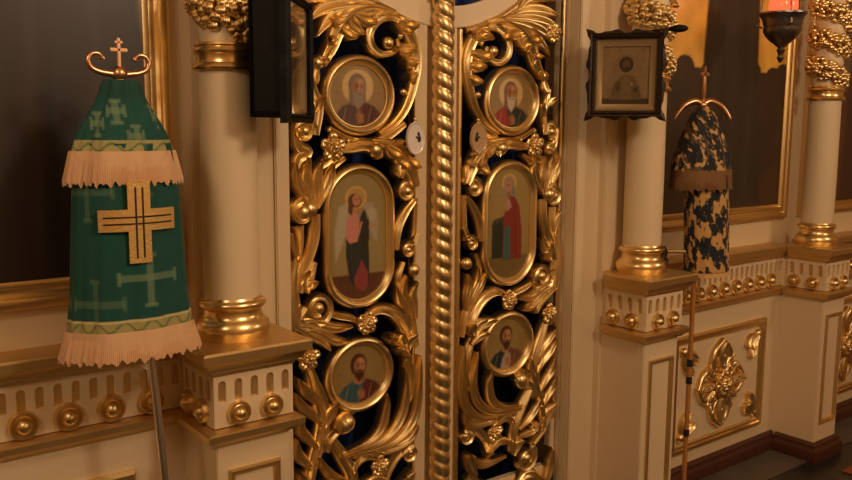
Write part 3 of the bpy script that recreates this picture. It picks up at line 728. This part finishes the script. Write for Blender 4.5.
    for i in range(n):
        a = 2*PI*i/n
        for r, h in prof: vs.append((c[0]+rx*r*math.cos(a), -.034-h, c[1]+rz*r*math.sin(a)))
    k = len(prof); fs = [(i*k+q, ((i+1) % n)*k+q, ((i+1) % n)*k+q+1, i*k+q+1) for i in range(n) for q in range(k-1)]+[tuple(i*k for i in range(n)), tuple(i*k+k-1 for i in range(n))]
    pl.add(vs, fs); fl(pl); po = pl.build('oval_plaque', M['enamel'] if sx < 0 else M['enamel_tan'], root)
    tag(po, 'white oval enamel plaque' if sx < 0 else 'tan oval enamel plaque')
    q = MB(); q.ball((c[0]+.010, -.043, c[1]+.016), .006, 10, 6, (1, .2, 1.2)); q.ball((c[0]+.013, -.043, c[1]+.0), .009, 10, 6, (.9, .2, 1.5)); q.ball((c[0]+.004, -.043, c[1]+.004), .006, 10, 6, (1.3, .2, .7)); fl(q); q.build('figure_mark', M['brown_wood'], po)
    q = MB(); q.tube([(c[0], -.034, c[1]+rz*.9), (c[0], -.03, c[1]+rz*1.25)], .004, 8); q.ball((c[0], -.034, c[1]+rz*1.15), .008, 10, 6); fl(q); q.build('hanger', M['gold'], po)
    po.location.y -= .014
    root.location.y += .015; root.location.x -= .003
    return root
ld = royal_door(-1, 'left leaf of the gilt carved doors, with an angel in its middle medallion', [p_elder, p_angel, p_man])
rd = royal_door(1, 'right leaf of the gilt carved doors, with a red-robed figure in its middle medallion', [p_elder2, p_lady, p_man2])
# rope-twist meeting post, fixed to the left leaf
mb = MB(); R, pit, z0, z1 = .041, .0497, .14, 2.55; nz = int((z1-z0)/pit*11); n = 36; vs = []; fs = []
for i in range(nz+1):
    z = z0+(z1-z0)*i/nz
    for j in range(n):
        a = 2*PI*j/n; ph = z/pit+a/PI; w = abs(math.sin(PI*ph))
        r = R*(.80+.20*w**.7); vs.append((-.017+r*math.cos(a), -.022+r*math.sin(a), z))
for i in range(nz):
    for j in range(n): q = (j+1) % n; fs.append((i*n+j, i*n+q, (i+1)*n+q, (i+1)*n+j))
fs.append(tuple(range(n))); fs.append(tuple(nz*n+j for j in range(n)))
mb.add(vs, fs); mb.build('twisted_post', M['gold'], ld, ang=75)
# lone flower on the jamb beside the right leaf
mb = MB(); c = at(554.5, 33, -.08); rosette(mb, c, .040, .016, -.066, 6); tag(mb.build('wall_rosette', M['gold']), 'small gilt flower on the jamb at the top right of the doors', 'ornament')
# curtain behind the doors
mb = MB(); n = 160; vs = []; fs = []
for i in range(n+1):
    x = -.8+1.6*i/n; y = .34+.035*math.sin(x*38)+.015*math.sin(x*71+1)
    for z in (.05, 1., 2., 3.1): vs.append((x, y, z))
for i in range(n):
    for q in range(3): fs.append((i*4+q, (i+1)*4+q, (i+1)*4+q+1, i*4+q+1))
mb.add(vs, fs); tag(mb.build('curtain', M['curtain']), 'blue curtain hanging behind the carved openwork doors', 'curtain')

# ================================================================ HANGING ICON CASES
def icon_case(c, ang, hw, z0, z1, label, dep, mat, paint, fr=.028, arm=False, wavy=.006):
    """built facing -Y round the origin (front plane y=0), then turned"""
    cz = (z0+z1)/2; hh = (z1-z0)/2
    root = thing('icon_case', label, 'icon', (c[0], c[1], cz)); root.rotation_euler = (0, 0, ang)
    bpy.context.view_layer.update()
    def put(mb, name, mt, bevel=0., par=root):
        o = mb.build(name, mt, None, bevel); o.parent = par; return o
    mb = MB(); t = .016; x, z = hw-.012, hh-.012
    mb.box(-x, x, dep-.012, dep, -z, z).box(-x, -x+t, 0, dep, -z, z).box(x-t, x, 0, dep, -z, z).box(-x, x, 0, dep, -z, -z+t).box(-x, x, 0, dep, z-t, z)
    put(mb, 'case', mat)
    path = []; sc = []
    for (a, b_) in (((-hw, -hh), (hw, -hh)), ((hw, -hh), (hw, hh)), ((hw, hh), (-hw, hh)), ((-hw, hh), (-hw, -hh))):
        for i in range(20):
            t_ = i/20; path.append((a[0]+(b_[0]-a[0])*t_, a[1]+(b_[1]-a[1])*t_)); sc.append(wavy*(.6*math.cos(t_*2*PI*3)+.4*math.cos(t_*2*PI*5)) if i else wavy)
    mb = MB().sweep(path, [(.0005, .006), (.0005, -.012), (-.008, -.02), (-fr*.55, -.016), (-fr*.7, -.022), (-fr, -.014), (-fr, .006)], True, 0, [s_*1. for s_ in sc])
    put(mb, 'frame', mat)
    iw, ih = hw-fr, hh-fr
    mb = MB().sweep([(-iw, -ih), (iw, -ih), (iw, ih), (-iw, ih)], [(0, .02), (0, .0), (-.006, -.004), (-.018, .008), (-.026, .012), (-.026, .02)])
    put(mb, 'inner_frame', M['matboard'])
    w, h = iw-.02, ih-.02
    rows = [(-h+2*h*j/79, -w, w) for j in range(80)]
    mb, u, v, asp = panel(rows, 64, .02); p = Paint(u, v, '#a88c68', asp); paint(p); p.grain(6, .1, 4); mb.col = p.c; back_it(mb, .008); put(mb, 'picture', M['paint'])
    put(MB().box(-iw+.001, iw-.001, -.009, -.007, -ih+.001, ih-.001), 'glass', M['pane'])
    if arm:
        mb = MB().tube([(hw-.16, .03, hh-.012), (hw-.02, .02, hh+.002), (hw+.02, .012, hh+.006)], .007, 8); mb.ball((hw+.045, .01, hh+.007), .034, 16, 10, (1, .35, .42))
        put(mb, 'bracket_arm', M['black_wood'])
    return root
def pic_right(p):
    p.grain(3, .15, 6); p.poly([(0, 0), (1, 0), (1, .12), (0, .12)], '#4a3826', .02)
    p.poly([(.2, .1), (.24, .32), (.38, .48), (.5, .52), (.64, .48), (.78, .3), (.82, .1)], '#7c664c', .03)
    p.poly([(.40, .12), (.42, .42), (.52, .5), (.60, .4), (.62, .12)], '#8d7656', .03)
    p.ell(.5, .68, .145, .13, '#3a291b', .12); p.ell(.505, .665, .075, .085, '#77563a', .2); p.ell(.505, .60, .06, .05, '#35251a', .3)
    p.ring(.5, .67, .2, .008, '#8a6f45'); p.ell(.70, .26, .04, .04, '#4a3522', .3); p.ell(.62, .36, .02, .03, '#c4a06a', .3)
    p.ell(.34, .32, .05, .08, '#5c4630', .4)
def pic_left(p):
    p.mix(np.ones_like(p.u), '#80654a'); p.grain(3, .15, 9); p.ell(.5, .7, .2, .16, '#a58a62', .1); p.ell(.5, .68, .1, .1, '#6b4a32', .2)
    p.poly([(.15, 0), (.25, .4), (.5, .55), (.75, .4), (.85, 0)], '#6a4636', .03); p.line([(.3, .64), (.5, .66), (.7, .64)], .012, '#d8b98a', .6); p.ell(.7, .45, .06, .12, '#8a3b26', .4, .6)
cxl, cyl = -.777, -.325
icon_case((-.778, -.322), math.radians(47), .142, 1.745, 2.085, 'deep black icon case seen from its side, hung by the left column', .09, M['black_wood'], pic_left, .022, False, .003)
icon_case((.655, -.297), math.radians(-52), .142, 1.772, 2.098, 'square icon under glass in a wavy dark carved frame, right of the doors', .09, M['brown_wood'], pic_right, .028, True, .011)

# ================================================================ STAFFS AND THEIR CLOTHS
def staff(x, y, xb, yb, ztop, label, mat_rod, mat_head, kind, bands=(), hd=(1., 0.)):
    root = thing('bishop_staff', label, 'staff', (xb, yb, 0), 'bishop staffs beside the doors')
    P0 = np.array([xb, yb, .0]); P1 = np.array([x, y, ztop]); A = lambda t: P0+(P1-P0)*t
    MB().tube([A(0), A(.02), A(.98), A(1)], [.008, .0105, .0105, .010], 14).build('rod', mat_rod, root)
    for t in bands: MB().tube([A(t-.009), A(t-.008), A(t+.008), A(t+.009)], [.011, .0135, .0135, .011], 14).build('band', M['dark_band'], root)
    MB().tube([A(0), A(.012), A(.03)], [.012, .014, .0115], 14).build('ferrule', mat_head, root)
    h = MB(); h.ball((x, y, ztop), .019, 14, 10); h.lathe([(.011, -.03), (.018, -.022), (.012, -.012), (.016, 0), (.01, .012)], 16, (x, y, ztop)); h.build('knob', mat_head, root)
    for s in (-1, 1):
        if kind == 'up': pts = [(0, -.004), (.03, .0), (.05, .003), (.07, .012), (.079, .03), (.070, .047), (.054, .050), (.044, .042), (.040, .036)]
        else: pts = [(0, .0), (.025, .016), (.052, .012), (.080, -.004), (.102, -.030), (.115, -.050), (.119, -.06)]
        q = catmull([np.array((a, b))*(.92 if kind == 'up' else 1) for a, b in pts], 6); N = len(q)
        rad = [.0085*(1-.45*i/N) if kind == 'up' else .015*(1-.4*i/N) for i in range(N)]
        if kind == 'up':
            for i in range(N-6, N): rad[i] = .0075
        MB().tube([(x+s*a*hd[0], y+s*a*hd[1], ztop+b) for a, b in q], rad, 10).build('serpent_horn', mat_head, root)
    cr = MB()
    if kind == 'up': cr.box(x-.004, x+.004, y-.004, y+.004, ztop+.015, ztop+.085).box(x-.021, x+.021, y-.004, y+.004, ztop+.053, ztop+.061).box(x-.01, x+.01, y-.004, y+.004, ztop+.072, ztop+.078)
    else: cr.tube([(x, y, ztop+.01), (x, y, ztop+.04), (x, y, ztop+.05), (x, y, ztop+.12)], [.011, .009, .013, .01], 10).box(x-.03, x+.03, y-.006, y+.006, ztop+.125, ztop+.139).box(x-.007, x+.007, y-.006, y+.006, ztop+.11, ztop+.165)
    cr.build('cross', mat_head, root, .0015)
    return root
def cloth(cx, cy, prof, paint, name, mat, root, flat=.62, folds=.05, nf=9, na=300, nz=150, ph=0., th=.004, lean=0., amp0=.3):
    """draped skirt: prof rows (z, half width); colour by arc position and height"""
    Z = np.linspace(prof[0][0], prof[-1][0], nz); zz = np.array([p[0] for p in prof][::-1]); rr = np.array([p[1] for p in prof][::-1])
    mb = MB(); U = []; V = []
    for z in Z:
        r = float(np.interp(z, zz, rr)); t = (prof[0][0]-z)/(prof[0][0]-prof[-1][0])
        for j in range(na):
            a = 2*PI*j/na; w = 1+folds*(amp0+(1-amp0)*t)*math.sin(nf*a+ph+1.3*math.sin(2*a))+folds*.4*math.sin(2.7*nf*a+3*t+ph)*t
            x = cx+lean*t+r*w*math.sin(a); y = cy-r*w*flat*math.cos(a)
            mb.v.append((x, y, z)); U.append((a if a <= PI else a-2*PI)*r); V.append(z)
    for i in range(nz-1):
        for j in range(na): q = (j+1) % na; mb.f.append((i*na+j, i*na+q, (i+1)*na+q, (i+1)*na+j)); mb.m.append(0)
    mb.f.append(tuple(range(na))); mb.m.append(0)
    p = Paint(np.array(U), np.array(V), '#00483f', 1.); paint(p); mb.col = p.c
    return mb.build(name, mat, root, ang=80)
def fringe(cx, cy, z0, z1, r0, r1, mat, root, flat=.62, n=230, folds=.05, nf=9, ph=0., lean=0.):
    mb = MB(); rows = 7; na = n*2
    for i in range(rows):
        t = i/(rows-1); z = z0+(z1-z0)*t; r = r0+(r1-r0)*t
        for j in range(na):
            a = 2*PI*j/na; w = 1+folds*math.sin(nf*a+ph+1.3*math.sin(2*a)); strand = (.0035 if j % 2 else 0)*(.3+t)
            dz = (.004*math.sin(j*12.9898)+.004*math.sin(j*.7))*t
            mb.v.append((cx+lean+(r*w+strand)*math.sin(a), cy-(r*w+strand)*flat*math.cos(a), z+dz))
    for i in range(rows-1):
        for j in range(na): q = (j+1) % na; mb.f.append((i*na+j, i*na+q, (i+1)*na+q, (i+1)*na+j)); mb.m.append(0)
    return mb.build('fringe', mat, root, ang=80)
TRIM = '#a39a62'; PALE = '#6f8a68'
def potent(p, cx, cz, h, w, t, col, op=.8):
    def bx(a, b, c, d): p.poly([(a, c), (b, c), (b, d), (a, d)], col, .002, op)
    bx(cx-t, cx+t, cz-h, cz+h); bx(cx-w, cx+w, cz-t+h*.1, cz+t+h*.1)
    for s in (-1, 1): bx(cx-t*2, cx+t*2, cz+s*h-t*.6, cz+s*h+t*.6); bx(cx+s*w-t*.6, cx+s*w+t*.6, cz-t*2+h*.1, cz+t*2+h*.1)
def green_lower(p):
    p.grain(8, .10, 2)
    p.c = p.c*(1+.06*np.sin(p.v*900))[:, None]
    for cx, cz in ((.018, 1.36), (-.135, 1.57), (-.12, 1.30), (.25, 1.56), (.26, 1.33), (-.30, 1.5), (-.3, 1.3), (.02, 1.63)): potent(p, cx, cz, .062, .074, .0085, PALE, .6 if cx == .018 else .3)
    m_ = p.v < 1.266; p.mix(m_*1., TRIM); p.mix(m_*(np.abs(np.sin(p.u*95)*.012+1.249-p.v) < .004)*1., '#6d7a44')
    p.mix((np.abs(p.v-1.264) < .003)*1., '#c9ba82')
def green_upper(p):
    p.grain(8, .10, 3)
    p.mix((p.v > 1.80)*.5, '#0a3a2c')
    for cx, cz in ((.012, 1.705), (-.085, 1.735), (.085, 1.755), (-.03, 1.765), (.22, 1.73), (-.22, 1.72)): potent(p, cx, cz, .026, .02, .0075, PALE, .55)
    m_ = p.v < 1.698; p.mix(m_*1., TRIM); p.mix(m_*(np.abs(np.sin(p.u*95)*.009+1.681-p.v) < .0035)*1., '#6d7a44')
def brocade(p):
    n1 = noise(p.u*9, p.v*9, 31); n2 = noise(p.u*24, p.v*24, 37)
    p.mix(np.ones_like(p.u), '#c79a5a'); p.mix((n1*.9+n2*.35+.14)/.08, '#0f1822'); p.mix(((n2-.55)/.1)*(n1 > .0), '#8a6a38', .8)
    p.mix((n2*1.-.62)/.08*(n1 < -.0), '#1c242a', .9)
def brocade_top(p):
    brocade(p); n1 = noise(p.u*14, p.v*14, 77); p.mix((n1+.12)/.1, '#12181c', .85)
def brocade_low(p):
    brocade(p); p.mix((p.v < 1.112)*1., '#d8ab74'); p.mix((np.abs(p.v-1.112) < .003)*1., '#8a6a3a')

lx, ly = -1.25, -.31
staff(-1.253, -.31, -1.13, -.34, 1.857, 'bishop staff with silver rod and brass serpent horns, in the green cloth', M['silver'], M['brass'], 'up')
gc = thing('staff_cloth', 'green cloth with gold crosses and pale fringes, hung on the left staff', 'cloth', (lx, ly, 1.16), 'staff cloths')
cloth(lx+.005, ly, [(1.69, .112), (1.60, .128), (1.45, .136), (1.32, .142), (1.234, .152)], green_lower, 'lower_tier', M['cloth_paint'], gc, ph=.4, nf=7, folds=.035)
fringe(lx+.005, ly, 1.238, 1.166, .155, .172, M['fringe'], gc, ph=.4, nf=7, folds=.035)
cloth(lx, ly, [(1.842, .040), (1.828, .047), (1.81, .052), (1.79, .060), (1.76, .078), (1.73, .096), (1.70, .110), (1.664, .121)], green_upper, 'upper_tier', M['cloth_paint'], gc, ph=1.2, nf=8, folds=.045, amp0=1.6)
fringe(lx, ly, 1.672, 1.594, .124, .138, M['fringe'], gc, ph=1.2, nf=8, folds=.045)
def on_cloth(dx, dz, lift):                               # a point on the front of the lower tier
    z = 1.512+dz; r = .137; a = dx/r; return (lx+.005+(r+lift)*math.sin(a), ly-(r*.62+lift)*math.cos(a)-.006, z)
def cross_plate(hw, hh, t, lift, mb):
    for seg in ([(-t, -hh), (t, hh)], [(-hw, -t+.006), (hw, t+.006)]):
        (a0, c0), (a1, c1) = seg; nx = 10; vs = []; fs = []
        for i in range(nx+1):
            dx = a0+(a1-a0)*i/nx
            for c in (c0, c1): vs.append(on_cloth(dx, c, .0)); vs.append(on_cloth(dx, c, lift))
        for i in range(nx):
            k = i*4; j = k+4; fs += [(k+1, j+1, j+3, k+3), (k, j, j+1, k+1), (k+2, k+3, j+3, j+2), (k, k+2, j+2, j)]
        fs += [(0, 1, 3, 2), (nx*4, nx*4+2, nx*4+3, nx*4+1)]; mb.add(vs, fs)
n0 = MB(); cross_plate(.095, .098, .026, .007, n0)
# shift to the place of the embroidered cross
SHX = -.004
cp = n0.build('gold_cross', M['gold_thread'], gc, smooth=False); cp.location.x += SHX; cp.location.y += .004; cp.location.z -= .010
n1 = MB()
for o in (-.008, .008):
    for seg in ([(o-.0018, -.085), (o+.0018, .085)], [(-.082, o+.006-.0018), (.082, o+.006+.0018)]):
        (a0, c0), (a1, c1) = seg; vs = []; fs = []; nx = 8
        for i in range(nx+1):
            dx = a0+(a1-a0)*i/nx
            for c in (c0, c1): vs.append(on_cloth(dx, c, .006)); vs.append(on_cloth(dx, c, .0085))
        for i in range(nx):
            k = i*4; j = k+4; fs += [(k+1, j+1, j+3, k+3), (k, j, j+1, k+1), (k+2, k+3, j+3, j+2), (k, k+2, j+2, j)]
        fs += [(0, 1, 3, 2), (nx*4, nx*4+2, nx*4+3, nx*4+1)]; n1.add(vs, fs)
n1.build('stitched_lines', M['brown_wood'], cp, smooth=False)
cp.children[0].location = (0, 0, 0)

rx_, ry_ = 1.255, -.235
staff(1.250, -.235, 1.218, -.255, 1.835, 'bishop staff with amber pole and dark bands, in the brocade cloth', M['wood_pole'], M['brass'], 'down', (.38, .337, .205), (.80, -.60))
bc = thing('staff_cloth', 'dark blue and gold brocade cloth hung on the right staff', 'cloth', (rx_, ry_, 1.1), 'staff cloths')
cloth(rx_+.02, ry_-.02, [(1.56, .105), (1.50, .112), (1.35, .113), (1.2, .113), (1.092, .116)], brocade_low, 'lower_tier', M['cloth_paint'], bc, .75, .05, 5, 220, 140, ph=.9, lean=.035)
cloth(rx_, ry_, [(1.83, .028), (1.80, .054), (1.76, .078), (1.70, .104), (1.62, .134), (1.555, .146)], brocade_top, 'upper_tier', M['cloth_paint'], bc, .75, .07, 5, 220, 100, ph=2.0, amp0=1.2, lean=.0)
fringe(rx_, ry_, 1.56, 1.475, .148, .150, M['fringe_dark'], bc, .75, 150, .07, 5, 2.0)
# gilt clip that holds the right staff to its column
cl = thing('staff_bracket', 'small bracket holding the right staff to the column base', 'bracket', (.93, CY, 1.2))
MB().tube([(1.012, CY-.03, 1.215), (1.10, -.225, 1.21), (1.163, -.24, 1.205)], .008, 10).build('arm', M['gold_rough'], cl)
mb = MB(); mb.tube([(1.018, CY-.045, 1.236), (1.034, CY-.045, 1.215), (1.028, CY-.04, 1.19), (1.05, CY-.04, 1.175), (1.042, CY-.04, 1.155)], [.009, .012, .014, .011, .007], 10); mb.build('hook', M['brown_wood'], cl)

# ================================================================ HANGING LAMP
lxx, lyy = 1.733, -.30
lamp = thing('icon_lamp', 'silver hanging lamp with glowing red glass before the gold-ground icon', 'lamp', (lxx, lyy, 2.04))
MB().lathe([(.003, 2.035), (.010, 2.045), (.016, 2.058), (.010, 2.07), (.015, 2.082), (.019, 2.092), (.012, 2.102), (.020, 2.108), (.034, 2.120), (.052, 2.134), (.070, 2.154), (.080, 2.172), (.083, 2.188), (.078, 2.194), (.083, 2.206), (.086, 2.222), (.092, 2.236), (.103, 2.250), (.103, 2.258), (.064, 2.258), (.060, 2.238)], 36, (lxx, lyy, 0)).build('bowl', M['dull_silver'], lamp)
MB().lathe([(.048, 2.236), (.056, 2.25), (.062, 2.28), (.060, 2.31), (.054, 2.33), (.050, 2.33), (.054, 2.30), (.044, 2.245)], 32, (lxx, lyy, 0)).build('red_glass', M['red_glass'], lamp)
for k in range(3):
    a = 2*PI*k/3+1.9; x, y = lxx+.097*math.cos(a), lyy+.097*math.sin(a)
    mb = MB(); mb.tube([(x-.004, y, 2.225), (x+.012*math.cos(a), y+.012*math.sin(a), 2.222), (x+.012*math.cos(a), y+.012*math.sin(a), 2.205), (x-.012*math.cos(a), y-.012*math.sin(a), 2.195)], .004, 8); mb.build('handle', M['dull_silver'], lamp)
    mb = MB(); N = 60; e = np.array([lxx, lyy, 3.2]); s_ = np.array([x, y, 2.257])
    mb.tube([s_+(e-s_)*i/N for i in range(N+1)], [.0025 if i % 2 else .0045 for i in range(N+1)], 6); mb.build('chain', M['dull_silver'], lamp)
mb = MB().tube([(lxx, lyy, 3.2), (lxx, lyy, WZ)], .004, 8); mb.build('rod', M['dull_silver'], lamp)

# carpet corner in front of the right bay
mb = MB().box(2.26, 4.6, -1.9, -.47, 0, .008); tag(mb.build('carpet', M['carpet'], None, .002), 'red-brown carpet edge on the floor at the bottom right corner', 'carpet')

# ================================================================ LIGHT
def lamp_light(name, loc, power, size, col=(1, .79, .57)):
    l = bpy.data.lights.new(name, 'POINT'); l.energy = power; l.shadow_soft_size = size; l.color = col
    o = bpy.data.objects.new(name, l); COL.objects.link(o); o.location = loc; return o
lamp_light('chandelier_light', (-.2, -3.0, 3.1), 95, .24)
lamp_light('chandelier_light', (-2.9, -1.6, 2.9), 34, .22)
lamp_light('right_room_light', (2.7, -2.6, 2.7), 34, .22)  # unseen lamp high on the right, brightens the right bay
lamp_light('flame_light', (lxx, lyy, 2.36), .6, .02, (1, .3, .12))
w = bpy.data.worlds.new('World'); S.world = w; w.use_nodes = True
w.node_tree.nodes['Background'].inputs[0].default_value = (.01, .006, .003, 1)

# ================================================================ CAMERA AND VIEW
cd = bpy.data.cameras.new('camera'); co = bpy.data.objects.new('camera', cd); COL.objects.link(co); S.camera = co
cd.sensor_width = 36; cd.lens = 36*F/852; cd.clip_start = .05
from mathutils import Matrix
co.matrix_world = Matrix(((_R[0], _U[0], -_f[0], CAM[0]), (_R[1], _U[1], -_f[1], CAM[1]), (_R[2], _U[2], -_f[2], CAM[2]), (0, 0, 0, 1)))
S.view_settings.view_transform = 'Standard'; S.view_settings.look = 'None'; S.view_settings.gamma = 1; S.view_settings.use_curve_mapping = False
S.view_settings.exposure = .2
